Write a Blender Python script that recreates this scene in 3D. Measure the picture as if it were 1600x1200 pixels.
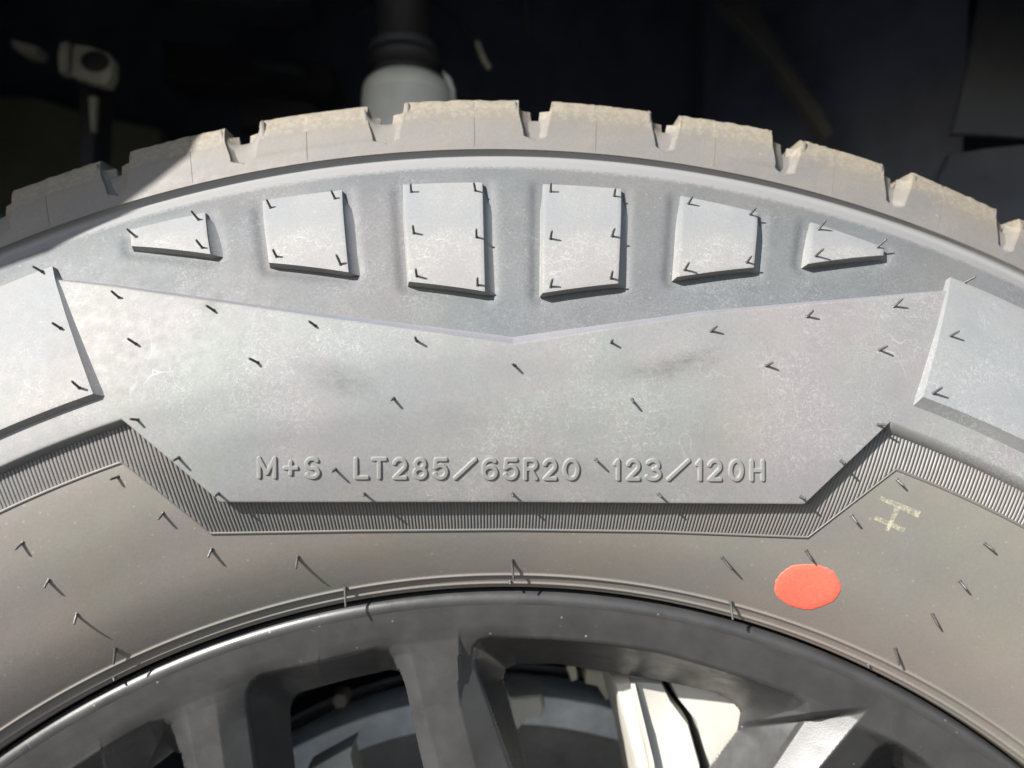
import bpy, math, random
import numpy as np
random.seed(7); RNG = np.random.default_rng(7)
for o in list(bpy.data.objects): bpy.data.objects.remove(o)
SC = bpy.context.scene; COL = SC.collection
R_ = math.radians

# ---------------------------------------------------------------- camera
ZO = 0.757                                    # camera height over the ground (axle height 0.43)
F = 1164.0; YAW, PIT = R_(-1.5), R_(2.37)
cy, sy, cp, sp = math.cos(YAW), math.sin(YAW), math.cos(PIT), math.sin(PIT)
M = np.array([[cy,-sy,0],[sy,cy,0],[0,0,1]]) @ np.array([[1,0,0],[0,cp,-sp],[0,sp,cp]])
cam_d = bpy.data.cameras.new('camera'); cam = bpy.data.objects.new('camera', cam_d); COL.objects.link(cam)
from mathutils import Matrix, Vector
mm = Matrix.Identity(4)
for i in range(3):
    mm[i][0] = M[i,0]; mm[i][1] = M[i,2]; mm[i][2] = -M[i,1]
mm[2][3] = ZO
cam.matrix_world = mm
cam_d.sensor_width = 36; cam_d.lens = 36*F/1600; cam_d.clip_start = .01; cam_d.clip_end = 200
cam_d.dof.use_dof = True; cam_d.dof.focus_distance = .229; cam_d.dof.aperture_fstop = 7.0
SC.camera = cam

# ---------------------------------------------------------------- world, sun, exposure
SUN = Vector((1.15, 1.0, -.95)).normalized()  # the way the light travels
elev = math.asin(-SUN.z); az = math.atan2(-SUN.x, -SUN.y)
W = bpy.data.worlds.new('World'); SC.world = W; W.use_nodes = True
nt = W.node_tree; sky = nt.nodes.new('ShaderNodeTexSky'); sky.sky_type = 'NISHITA'
sky.sun_disc = False; sky.sun_elevation = elev; sky.sun_rotation = az
nt.links.new(sky.outputs[0], nt.nodes['Background'].inputs[0]); nt.nodes['Background'].inputs[1].default_value = .085
sl = bpy.data.lights.new('sun', 'SUN'); sl.energy = 5.0; sl.angle = R_(.5); sl.color = (1, .965, .915)
so = bpy.data.objects.new('sun', sl); COL.objects.link(so); so.rotation_euler = SUN.to_track_quat('-Z', 'Y').to_euler()
so.location = (-2, -2, 3)
SC.view_settings.view_transform = 'Standard'; SC.view_settings.look = 'None'
SC.view_settings.exposure = 1.25; SC.view_settings.gamma = 1

# ---------------------------------------------------------------- materials
def mat(name): 
    m = bpy.data.materials.new(name); m.use_nodes = True
    return m, m.node_tree, m.node_tree.nodes['Principled BSDF']
def N(nt, t, **k):
    n = nt.nodes.new(t)
    for a, v in k.items():
        if a.startswith('i_'): n.inputs[a[2:].replace('_', ' ')].default_value = v
        else: setattr(n, a, v)
    return n
def noise(nt, co, scale, detail=4, rough=.5, dist=0):
    n = N(nt, 'ShaderNodeTexNoise'); n.inputs['Scale'].default_value = scale; n.inputs['Detail'].default_value = detail
    n.inputs['Roughness'].default_value = rough; n.inputs['Distortion'].default_value = dist
    nt.links.new(co, n.inputs['Vector']); return n.outputs['Fac']
def ramp(nt, fac, *st):
    r = N(nt, 'ShaderNodeValToRGB'); e = r.color_ramp.elements
    while len(e) < len(st): e.new(.5)
    for i, (p, c) in enumerate(st):
        e[i].position = p; e[i].color = (c, c, c, 1) if isinstance(c, (int, float)) else (*c, 1)
    nt.links.new(fac, r.inputs[0]); return r.outputs[0]
def mix(nt, fac, a, b, mode='MIX'):
    n = N(nt, 'ShaderNodeMix', data_type='RGBA', blend_type=mode)
    for s, v in ((n.inputs[0], fac), (n.inputs[6], a), (n.inputs[7], b)):
        if isinstance(v, (int, float)): s.default_value = v
        elif isinstance(v, tuple): s.default_value = (*v, 1)
        else: nt.links.new(v, s)
    return n.outputs[2]
def math_(nt, op, a, b):
    n = N(nt, 'ShaderNodeMath', operation=op)
    for s, v in ((n.inputs[0], a), (n.inputs[1], b)):
        if isinstance(v, (int, float)): s.default_value = v
        else: nt.links.new(v, s)
    return n.outputs[0]
def bump(nt, bs, h, strength, dist):
    b = N(nt, 'ShaderNodeBump'); b.inputs['Strength'].default_value = strength; b.inputs['Distance'].default_value = dist
    nt.links.new(h, b.inputs['Height']); nt.links.new(b.outputs[0], bs.inputs['Normal'])
def coords(nt): 
    return N(nt, 'ShaderNodeTexCoord').outputs['Object']

def rubber(name, base, tint=.5, mott=.5, hair=.35, speck=.4, rough=.5, dirt_or_highlight=False, spec=.5, highlight_ring=None):
    m, nt, bs = mat(name); co = coords(nt)
    def sh(k): return tuple(b*k for b in base)
    b1 = mix(nt, ramp(nt, noise(nt, co, 22, 3), (.3, 0), (.72, 1)),
             (base[0]*.93, base[1]*1.0, base[2]*1.05), (base[0]*1.06, base[1]*1.0, base[2]*.95))
    gr = ramp(nt, noise(nt, co, 31, 4, .6), (.42, 0), (.8, tint))
    b2 = mix(nt, gr, b1, (base[0]*.95, base[1]*1.06, base[2]*.98))
    pk = ramp(nt, noise(nt, co, 17, 4, .6, .6), (.42, 0), (.8, tint))
    b3 = mix(nt, pk, b2, (base[0]*1.07, base[1]*.97, base[2]*1.02))
    big = ramp(nt, noise(nt, co, 42, 6, .62), (.3, 1-.16*mott), (.7, 1+.14*mott))
    b4 = mix(nt, 1.0, b3, big, 'MULTIPLY')
    fine = ramp(nt, noise(nt, co, 1300, 5, .65), (.30, 1-.20*mott), (.72, 1+.22*mott))
    b5 = mix(nt, 1.0, b4, fine, 'MULTIPLY')
    # curly pale scuffs: thin level lines of a distorted noise, only in patches
    hl = ramp(nt, noise(nt, co, 330, 3, .6, 1.6), (.475, 0), (.5, 1), (.525, 0))
    hm = ramp(nt, noise(nt, co, 38, 4, .6), (.45, 0), (.62, hair))
    b6 = mix(nt, math_(nt, 'MULTIPLY', hl, hm), b5, tuple(min(.8, b*1.75) for b in base))
    h2 = ramp(nt, noise(nt, co, 55, 2, .5, 1.1), (.494, 0), (.5, 1), (.506, 0))
    h3 = ramp(nt, noise(nt, co, 27, 3, .6), (.55, 0), (.66, hair*.9))
    b6 = mix(nt, math_(nt, 'MULTIPLY', h2, h3), b6, tuple(min(.8, b*1.8) for b in base))
    v = N(nt, 'ShaderNodeTexVoronoi'); v.inputs['Scale'].default_value = 420; nt.links.new(co, v.inputs['Vector'])
    sepc = N(nt, 'ShaderNodeSeparateColor'); nt.links.new(v.outputs['Color'], sepc.inputs[0])
    sm = math_(nt, 'MULTIPLY', ramp(nt, v.outputs['Distance'], (.10, 1), (.2, 0)), ramp(nt, sepc.outputs[0], (.72, 0), (.95, speck)))
    b7 = mix(nt, sm, b6, tuple(min(.8, b*2.2+.04) for b in base))
    out = b7
    if highlight_ring:  # painted highlight: colour turns paler along the cove under the shoulder
        at = N(nt, 'ShaderNodeAttribute', attribute_name='dirt_or_highlight').outputs['Fac']
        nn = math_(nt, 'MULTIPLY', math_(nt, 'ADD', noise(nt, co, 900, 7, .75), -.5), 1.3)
        out = mix(nt, ramp(nt, math_(nt, 'ADD', at, nn), (.35, 0), (.75, 1)), out, highlight_ring)
    if dirt_or_highlight:
        at = N(nt, 'ShaderNodeAttribute', attribute_name='dirt_or_highlight').outputs['Fac']
        n1 = noise(nt, co, 120, 9, .74, .4)
        n2 = noise(nt, co, 520, 8, .78, .3)
        d1 = ramp(nt, math_(nt, 'ADD', math_(nt, 'MULTIPLY', at, .42), math_(nt, 'MULTIPLY', n1, .8)), (.46, 0), (.84, .9))
        out = mix(nt, d1, out, (.150, .129, .100))
        d2 = ramp(nt, math_(nt, 'ADD', math_(nt, 'MULTIPLY', at, .3), math_(nt, 'MULTIPLY', n2, .8)), (.60, 0), (.76, .85))
        out = mix(nt, d2, out, (.215, .192, .148))
    nt.links.new(out, bs.inputs['Base Color'])
    bs.inputs['Specular IOR Level'].default_value = spec
    nt.links.new(ramp(nt, noise(nt, co, 300, 5, .6), (.3, rough-.06), (.7, rough+.08)), bs.inputs['Roughness'])
    hh = math_(nt, 'ADD', noise(nt, co, 1500, 5, .65), math_(nt, 'MULTIPLY', noise(nt, co, 160, 3), 1.2))
    bump(nt, bs, hh, .12, .0004)
    return m
def paint(name, col, rough, speck=.3, metal=0, bumpk=.12, var=.25, scale=60, spec=.5, highlight_ring=None):
    m, nt, bs = mat(name); co = coords(nt)
    c = mix(nt, ramp(nt, noise(nt, co, scale, 6, .65), (.3, 0), (.7, 1)), tuple(v*(1-var) for v in col), tuple(min(1, v*(1+var)) for v in col))
    v = N(nt, 'ShaderNodeTexVoronoi'); v.inputs['Scale'].default_value = 260; nt.links.new(co, v.inputs['Vector'])
    sepc = N(nt, 'ShaderNodeSeparateColor'); nt.links.new(v.outputs['Color'], sepc.inputs[0])
    sm = math_(nt, 'MULTIPLY', ramp(nt, v.outputs['Distance'], (.06, 1), (.13, 0)), ramp(nt, sepc.outputs[0], (.8, 0), (.97, speck)))
    c = mix(nt, sm, c, (.5, .48, .45))
    sc = ramp(nt, noise(nt, co, 70, 2, .5, 1.5), (.495, 0), (.5, 1), (.505, 0))
    sk = ramp(nt, noise(nt, co, 45, 3, .6), (.58, 0), (.7, speck*.6))
    c = mix(nt, math_(nt, 'MULTIPLY', sc, sk), c, (.35, .34, .33))
    nt.links.new(c, bs.inputs['Base Color']); bs.inputs['Metallic'].default_value = metal
    bs.inputs['Specular IOR Level'].default_value = spec
    nt.links.new(ramp(nt, noise(nt, co, 150, 5, .6), (.3, max(.05, rough-.07)), (.7, rough+.1)), bs.inputs['Roughness'])
    bump(nt, bs, noise(nt, co, 2200, 3, .6), bumpk, .0003)
    return m
M_SIDE = rubber('sidewall_rubber', (.156, .143, .128), tint=1.0, mott=.3, hair=.1, speck=.25, rough=.5, spec=.35)
M_FLOOR = rubber('recess_rubber', (.110, .112, .115), tint=.6, mott=.7, hair=.8, speck=.3, rough=.6, spec=.3, highlight_ring=(.195, .194, .194))
M_PLATE = rubber('plate_rubber', (.172, .172, .169), tint=1.05, mott=.5, hair=.7, speck=.12, rough=.56, spec=.27)
M_PAD = rubber('pad_rubber', (.198, .198, .197), tint=.4, mott=.4, hair=.7, speck=.15, rough=.64, spec=.22)
M_COVE = rubber('highlight_ring_rubber', (.205, .205, .205), tint=.2, mott=.8, hair=.2, speck=.8, rough=.5, spec=.4)  # paler rubber with the cove highlight put into its colour; unused
M_BEVEL = rubber('bevel_rubber', (.165, .163, .178), tint=.2, mott=.5, hair=.2, speck=.3, rough=.55, spec=.35)  # lilac of the sky reflection on the bevel mixed into its colour
M_TREAD = rubber('tread_rubber', (.128, .123, .118), tint=.3, mott=.5, hair=.2, speck=.4, rough=.62, dirt_or_highlight=True)
M_BAND = rubber('serration_rubber', (.118, .113, .106), tint=.3, mott=.3, hair=.0, speck=.2, rough=.5)
M_SPEW = rubber('vent_rubber', (.06, .06, .06), tint=.0, mott=.3, hair=.0, speck=.0, rough=.4)
M_TEXT = rubber('lettering_rubber', (.175, .172, .166), tint=.3, mott=.35, hair=.1, speck=.2, rough=.6, spec=.25)
M_RIM = paint('charcoal_satin_paint', (.035, .0345, .0345), .38, .3, spec=.7)
M_BARREL = paint('inner_barrel_paint', (.02, .02, .021), .5, .1)
M_ALU = paint('cream_cast_metal', (.40, .385, .345), .5, .0, 0, .3, .08, 90)
M_BRACK = paint('pale_cast_metal', (.5, .49, .40), .6, .1, 0, .3, .2, 90)  # one even pale colour for brackets, link and caliper parts
M_BOLT = paint('tan_bolt_steel', (.22, .18, .14), .6, .1, 0, .3, .2, 90)
M_ROTOR = paint('blue_grey_disc_steel', (.72, .75, .78), .45, .1, .2, .2, .2, 80)
M_DISCF = paint('brown_disc_face', (.24, .225, .21), .5, .1, .2, .2, .2, 80)
M_BLACKP = paint('black_plastic', (.04, .04, .046), .5, .15, 0, .3, .3, 25)
M_LINER = paint('grey_liner_plastic', (.062, .068, .080), .55, .2, 0, .4, .2, 20)
M_FOLD = paint('grey_fold_plastic', (.10, .104, .104), .6, .1, 0, .3, .2, 30)  # lighter grey than the liner so the fold rib shows
M_NAVY = paint('navy_black_panel', (.11, .13, .19), .5, .0, 0, .2, .3, 15)
M_OLIVE = paint('olive_black_panel', (.16, .17, .115), .6, .0, 0, .2, .3, 12)
M_WHITE = paint('white_strut_paint', (.85, .86, .83), .45, .0, 0, .2, .10, 60)
M_BODY = paint('dark_body_paint', (.02, .022, .03), .25, .0)
def red_paint():
    m, nt, bs = mat('red_spot_paint'); co = coords(nt)
    c = mix(nt, ramp(nt, noise(nt, co, 900, 6, .7), (.3, 0), (.7, 1)), (.78, .105, .065), (.86, .145, .095))
    wear = ramp(nt, noise(nt, co, 620, 7, .75), (.57, 0), (.66, .55))
    c = mix(nt, wear, c, (.45, .12, .08))
    nt.links.new(c, bs.inputs['Base Color']); bs.inputs['Roughness'].default_value = .55
    bump(nt, bs, noise(nt, co, 1500, 5, .6), .3, .0003); return m
M_RED = red_paint()
def chalk():
    m, nt, bs = mat('yellow_crayon'); co = coords(nt)
    bs.inputs['Base Color'].default_value = (.50, .47, .34, 1); bs.inputs['Roughness'].default_value = .8
    a = ramp(nt, noise(nt, co, 700, 6, .75), (.40, 0), (.66, .75)); nt.links.new(a, bs.inputs['Alpha']); return m
M_CHALK = chalk()
def ground_mat():
    m, nt, bs = mat('pale_concrete'); co = coords(nt)
    c = mix(nt, noise(nt, co, 6, 8, .65), (.06, .057, .052), (.10, .094, .086)); nt.links.new(c, bs.inputs['Base Color'])
    bs.inputs['Roughness'].default_value = .9; bump(nt, bs, noise(nt, co, 120, 6), .3, .003); return m

# ---------------------------------------------------------------- object helpers
def thing(name, label, cat, loc, group=None):
    o = bpy.data.objects.new(name, None); COL.objects.link(o); o.location = loc; o.empty_display_size = .05
    o['label'] = label; o['category'] = cat
    if group: o['group'] = group
    return o
WLOC = {}
def wloc(o):
    v = np.zeros(3)
    while o is not None: v = v + np.array(o.location); o = o.parent
    return v
def obj(name, V, Fc, m, parent=None, smooth=True, attr=None, label=None, kind=None):
    """V: points in the camera frame (camera at 0,0,0); Fc: faces; linked as ONE mesh object whose origin is its centre"""
    V = np.asarray(V, float).reshape(-1, 3) + (0, 0, ZO)
    c = V.mean(0); me = bpy.data.meshes.new(name)
    if isinstance(Fc, np.ndarray) and Fc.ndim == 2:
        k = Fc.shape[1]; nF = len(Fc)
        me.vertices.add(len(V)); me.vertices.foreach_set('co', (V-c).astype(np.float32).ravel())
        me.loops.add(nF*k); me.loops.foreach_set('vertex_index', Fc.astype(np.int32).ravel())
        me.polygons.add(nF); me.polygons.foreach_set('loop_start', np.arange(0, nF*k, k, dtype=np.int32))
        me.update(calc_edges=True); me.validate()
    else:
        me.from_pydata((V-c).tolist(), [], [list(map(int, f)) for f in Fc]); me.update()
    me.polygons.foreach_set('use_smooth', np.full(len(me.polygons), smooth))
    if attr is not None:
        a = me.attributes.new('dirt_or_highlight', 'FLOAT', 'POINT'); a.data.foreach_set('value', np.asarray(attr, np.float32))  # mask for tread dirt, scuff fade and the painted cove highlight
    me.materials.append(m)
    o = bpy.data.objects.new(name, me); COL.objects.link(o)
    if parent is not None:
        o.parent = parent; o.location = c - wloc(parent)
    else: o.location = c
    if label: o['label'] = label
    if kind: o['kind'] = kind
    return o
def grid_faces(nr, nc, wrap=False):
    i = np.arange(nr-1)[:, None]*nc; j = np.arange(nc if wrap else nc-1)[None]; j2 = (j+1) % nc
    return np.stack([i+j, i+j2, i+nc+j2, i+nc+j], -1).reshape(-1, 4)
def smooth(a, b, x): 
    t = np.clip((x-a)/(b-a), 0, 1); return t*t*(3-2*t)

# ---------------------------------------------------------------- tyre geometry (metres; r = radius, d = distance from the camera plane)
AX, AZ = .0032, -.3272
RG = np.arange(.255, .4455, .0001)
def profile(pts, sig=.0025, sig_low=None):
    if sig_low:
        a_, b_ = profile(pts, sig_low), profile(pts, sig); w_ = np.clip((RG-.352)/.02, 0, 1); return a_*(1-w_)+b_*w_
    p = np.array(pts)/1000; y = np.interp(RG, p[:,0], p[:,1])
    lo = RG < p[0,0]; y[lo] = p[0,1] + (RG[lo]-p[0,0])*(p[1,1]-p[0,1])/(p[1,0]-p[0,0])
    hi = RG > p[-1,0]; y[hi] = p[-1,1] + (RG[hi]-p[-1,0])*(p[-1,1]-p[-2,1])/(p[-1,0]-p[-2,0])
    k = np.arange(-80, 81)*.0001; w = np.exp(-.5*(k/sig)**2); w /= w.sum()
    return np.convolve(np.pad(y, 80, mode='reflect', reflect_type='odd'), w, 'valid')
PB = profile([(272.8,238.9),(277,235.8),(285,231),(293,227.0),(299,225.5),(304,223.7),(315,220.8),(330,219.3),(345,220.3),(355,222.4),(366,225.6),(380,230.9),(392,236.8),(400,240.6),(405,243.6),(409,246.1),(411,247.5),(413,249.9)], .0012, .0045)
PT = profile([(285,229),(293,224.6),(301,220.8),(315,217.6),(330,216.2),(345,217.1),(355,219.4),(366,223.2),(380,228.8),(395,236),(405,242.8),(410,247)])
PS = profile([(410,247.8),(418,250.6),(424,252.8),(431,255.6),(436,258),(439,260.5),(442,263.5)], .0012)
def lev(P, r): return np.interp(r, RG, P)
def slope(P, r): return (lev(P, r+.0004)-lev(P, r-.0004))/.0008
def surf(P, th, r, h=0.):
    """point on profile P at angle th, radius r, lifted h along the normal"""
    th, r = np.broadcast_arrays(np.asarray(th, float), np.asarray(r, float)); s = slope(P, r); q = np.sqrt(1+s*s)
    rr = r + h*s/q; d = lev(P, r) - h/q
    return np.stack([AX+rr*np.sin(th), d, AZ+rr*np.cos(th)], -1)
def ray(x, y):
    v = np.stack([(np.asarray(x, float)-800)/F, np.ones_like(np.asarray(x, float)), -(np.asarray(y, float)-600)/F], -1) @ M.T
    return v/v[..., 1:2]
def hit(P, x, y, h=0.):
    """(angle, foot radius) where the line of sight through a photo pixel meets profile P lifted by h"""
    v = ray(x, y); s = slope(P, RG); q = np.sqrt(1+s*s); RO, DO = RG+h*s/q, lev(P, RG)-h/q
    lo = np.full(v.shape[:-1], .19); hi = np.full(v.shape[:-1], .29)
    for _ in range(45):
        t = (lo+hi)/2; p = v*t[..., None]; r = np.hypot(p[..., 0]-AX, p[..., 2]-AZ)
        up = t < np.interp(r, RO, DO); lo = np.where(up, t, lo); hi = np.where(up, hi, t)
    p = v*lo[..., None]; r = np.hypot(p[..., 0]-AX, p[..., 2]-AZ)
    return np.arctan2(p[..., 0]-AX, p[..., 2]-AZ), np.interp(r, RO, RG), p
def plane_pt(x, y, d): return ray(x, y)*np.asarray(d, float)[..., None]

wheel = thing('wheel', 'black off road tyre on a charcoal alloy wheel filling the foreground', 'wheel', (AX, .36, AZ+ZO))
tyre_o = None
# ---- pads: corner pixels TL, TR, BR, BL of each raised top face
PADS = [[(202.5,358),(320,331),(328.5,396.7),(205,384)],
        [(409.5,312.5),(534,296),(544.5,425),(420,410)],
        [(629,287.5),(753.6,284),(757.6,455),(638.5,439.6)],
        [(848.4,286.6),(970.7,294),(966,442.4),(847.5,457.6)],
        [(1064.5,305),(1184,331),(1178,417.5),(1057.5,432.5)],
        [(1268,346),(1382,386),(1380.5,399),(1262.5,412)]]
PADH = .0004
pad_tr = []
for P4 in PADS:
    a = np.array(P4, float); th, r, _ = hit(PT, a[:,0], a[:,1], PADH); pad_tr.append(np.c_[th, r])
def seg_dist(px, py, ax, ay, bx, by):
    vx, vy = bx-ax, by-ay; t = np.clip(((px-ax)*vx+(py-ay)*vy)/(vx*vx+vy*vy+1e-12), 0, 1)
    return np.hypot(px-ax-t*vx, py-ay-t*vy)
def poly_sdf(px, py, poly):
    d = np.full(px.shape, 1e4); ins = np.zeros(px.shape, bool); n = len(poly)
    for i in range(n):
        ax, ay = poly[i]; bx, by = poly[(i+1) % n]
        d = np.minimum(d, seg_dist(px, py, ax, ay, bx, by))
        c = ((ay > py) != (by > py)) & (px < (bx-ax)*(py-ay)/(by-ay+1e-15)+ax); ins ^= c
    return np.where(ins, -d, d)

# ---- carcass: lower sidewall, recess floor, cove under the shoulder
TH = np.unique(np.r_[np.arange(-180, -47.9, 3), np.arange(-48, 48, .12), np.arange(48, 180, 3)])*math.pi/180
rows_r = np.unique(np.round(np.r_[np.arange(.2728, .2795, .00018), np.arange(.2795, .352, .0008), np.arange(.352, .4095, .0005), np.arange(.4095, .4128, .0003)], 6))
base_d = lev(PB, rows_r).copy()
# two thin moulding lines beside the bead
for rc, hgt, w in ((.2770, .00055, .0005), (.2740, .0005, .0005)):
    base_d -= hgt*np.exp(-((rows_r-rc)/w)**2)
thg, rg = np.meshgrid(TH, rows_r); dg = np.repeat(base_d[:, None], len(TH), 1)
mx, my = thg*.385, rg
moat = np.zeros_like(dg)
selr = np.where(rows_r > .345)[0]; selc = np.where(np.abs(TH) < R_(32))[0]
sub = np.ix_(selr, selc)
for p in pad_tr:
    sd = poly_sdf(mx[sub], my[sub], [(q[0]*.385, q[1]) for q in p])
    moat[sub] = np.maximum(moat[sub],   .0010*np.exp(-(np.maximum(sd-.0018, 0)/.0018)**2)*(my[sub] < .4075) )
dg += moat*smooth(.408, .400, rg)
top_extra = [(.4134,.25035),(.4142,.25135),(.4150,.25205),(.4157,.25242),(.4163,.25250),(.4168,.25228),(.4172,.25180),(.4175,.25110),(.4177,.2507),(.4180,.2508),(.4190,.2524),
             (.4205,.2532),(.4215,.2536),(.4222,.2542),(.4235,.2549),(.4265,.2559),(.4300,.2572),(.4318,.2582),(.4325,.2598),(.4328,.2640),(.4328,.30),(.4330,.40),(.4310,.49),(.41,.51),(.33,.52),(.274,.495)]
R2, D2 = np.array(top_extra).T
bead = [(.2715,.262),(.2718,.250),(.2721,.2425),(.2725,.2396)]
BL = [[(-190,395),(-30,314)],[(22,296),(159,246)],[(205,232),(352,196)],[(406,186),(574,162)],[(632,157),(810,154)],[(862,156),(1017,170)],[(1062,177),(1203,204)],[(1250,216),(1378,254)],[(1420,267),(1554,322)],[(1592,342),(1720,403)]]
ends = []
for a, b in BL:
    th, r, _ = hit(PS, np.array([a[0], b[0]], float), np.array([a[1], b[1]], float)); ends.append((th[0], th[1]))
pitch = R_(6.0); ngen = int((2*math.pi-(ends[-1][0]-ends[0][0]))//pitch)-0
step = (2*math.pi-(ends[-1][0]-ends[0][0]))/(ngen)
for k in range(1, ngen):
    s = ends[9][0]+k*step; ends.append((s, s+step*.73))
ends_s = ends
R0, D0 = np.array(bead).T
thA = np.r_[np.repeat(TH[None], len(bead), 0), thg, np.repeat(TH[None], len(R2), 0)]
rA = np.r_[np.repeat(R0[:, None], len(TH), 1), rg, np.repeat(R2[:, None], len(TH), 1)]
dA = np.r_[np.repeat(D0[:, None], len(TH), 1), dg, np.repeat(D2[:, None], len(TH), 1)]
# scooped floors of the shoulder notches: the lip curves up towards the block on either side
for (a_, b_), (c_, e_) in zip(ends[:10], ends[1:11]):
    u_ = np.abs(thA-(b_+c_)/2)/max(.5*(c_-b_), .006); m_ = (u_ < 1.25) & (rA > .4297) & (dA > .2565) & (dA < .45)
    rA = np.where(m_, rA-.0011+.0042*np.clip(u_, 0, 1.2)**3, rA)
V = np.stack([AX+rA*np.sin(thA), dA, AZ+rA*np.cos(thA)], -1)
fc = grid_faces(V.shape[0], V.shape[1], True)
tyre = bpy.data.objects.new('tyre', None); COL.objects.link(tyre); tyre.parent = wheel; tyre.location = (0, 0, 0); tyre.empty_display_size = .05
nb = len(bead)+len(rows_r); split = np.searchsorted(rows_r, .335)+len(bead)
nc = V.shape[1]
def sub_rows(a, b): return V[a:b].reshape(-1, 3), grid_faces(b-a, nc, True)
v_, f_ = sub_rows(0, split+1); obj('lower_sidewall', v_, f_, M_SIDE, tyre)
v_, f_ = sub_rows(split, nb+8); rr_ = rA[split:nb+8].ravel(); obj('upper_sidewall', v_, f_, M_FLOOR, tyre, attr=smooth(.4065, .4135, rr_))  # mask here is the painted highlight rising towards the cove
v_, f_ = sub_rows(nb+7, V.shape[0]); obj('tread_base', v_, f_, M_TREAD, tyre, attr=np.full(len(v_), .45))

# ---- raised centre plate with its V shaped upper edge and stepped lower edge
def poly_px(P, pts, h=0., n=24):
    x = []; y = []
    for (a, b), (c, d) in zip(pts[:-1], pts[1:]):
        t = np.linspace(0, 1, n, endpoint=False); x += list(a+(c-a)*t); y += list(b+(d-b)*t)
    x.append(pts[-1][0]); y.append(pts[-1][1])
    th, r, _ = hit(P, np.array(x), np.array(y), h); return th, r
LOW = [(190,655),(345,785),(800,785),(1257,788),(1391,660)]
lth, lr = poly_px(PT, LOW)
lo_l, lo_r = lr[0], lr[-1]
UPP = [(98,438),(180,447.5),(500,494),(802,537),(1100,490),(1400,462),(1474,455)]
uth, ur = poly_px(PT, UPP)
ONE = R_(.9)
LT = np.r_[R_(-48), lth, R_(48)]; LR = np.r_[lo_l, lr, lo_r]
UT = np.r_[R_(-48), uth[0]-ONE, uth, uth[-1]+ONE, R_(48)]; UR = np.r_[.398, .398, ur, .398, .398]
PTH = np.unique(np.r_[np.arange(-48, 48.01, .2)*math.pi/180, lth, uth, uth[0]-ONE, uth[-1]+ONE])
Lr = np.interp(PTH, LT, LR); Ur = np.interp(PTH, UT, UR)
rows = []
def prow(r, h): rows.append(surf(PT, PTH, r, h))
WD = 1+2.2*smooth(lth[-1]-.004, lth[-1]+.004, PTH)+.8*smooth(lth[0]+.004, lth[0]-.004, PTH)
prow(Lr-.0010*WD, -.0060); prow(Lr-.0008*WD, -.0030); prow(Lr-.00025*WD, -.0006); prow(Lr-.00008, -.00018); prow(Lr+.00018, -.00003); prow(Lr+.0005, 0)
for s in np.linspace(0, 1, 30): prow(Lr+.001+(Ur-.0012-Lr-.001)*s, 0)
prow(Ur-.0006, 0); prow(Ur-.0002, -.00002); prow(Ur+.0001, -.00025); prow(Ur+.0004, -.0007); prow(Ur+.0016, -.0019); prow(Ur+.0023, -.0026); prow(Ur+.0031, -.0031); prow(Ur+.0040, -.0034); prow(Ur+.0046, -.0044)
v_ = np.array(rows); obj('raised_plate', v_.reshape(-1, 3), grid_faces(v_.shape[0], v_.shape[1]), M_PLATE, tyre)
pl = bpy.data.objects['raised_plate'].data; pl.materials.append(M_BEVEL)
mi = np.zeros(len(pl.polygons), np.int32); mi[-(len(PTH)-1)*6:] = 1; pl.polygons.foreach_set('material_index', mi)

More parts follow.
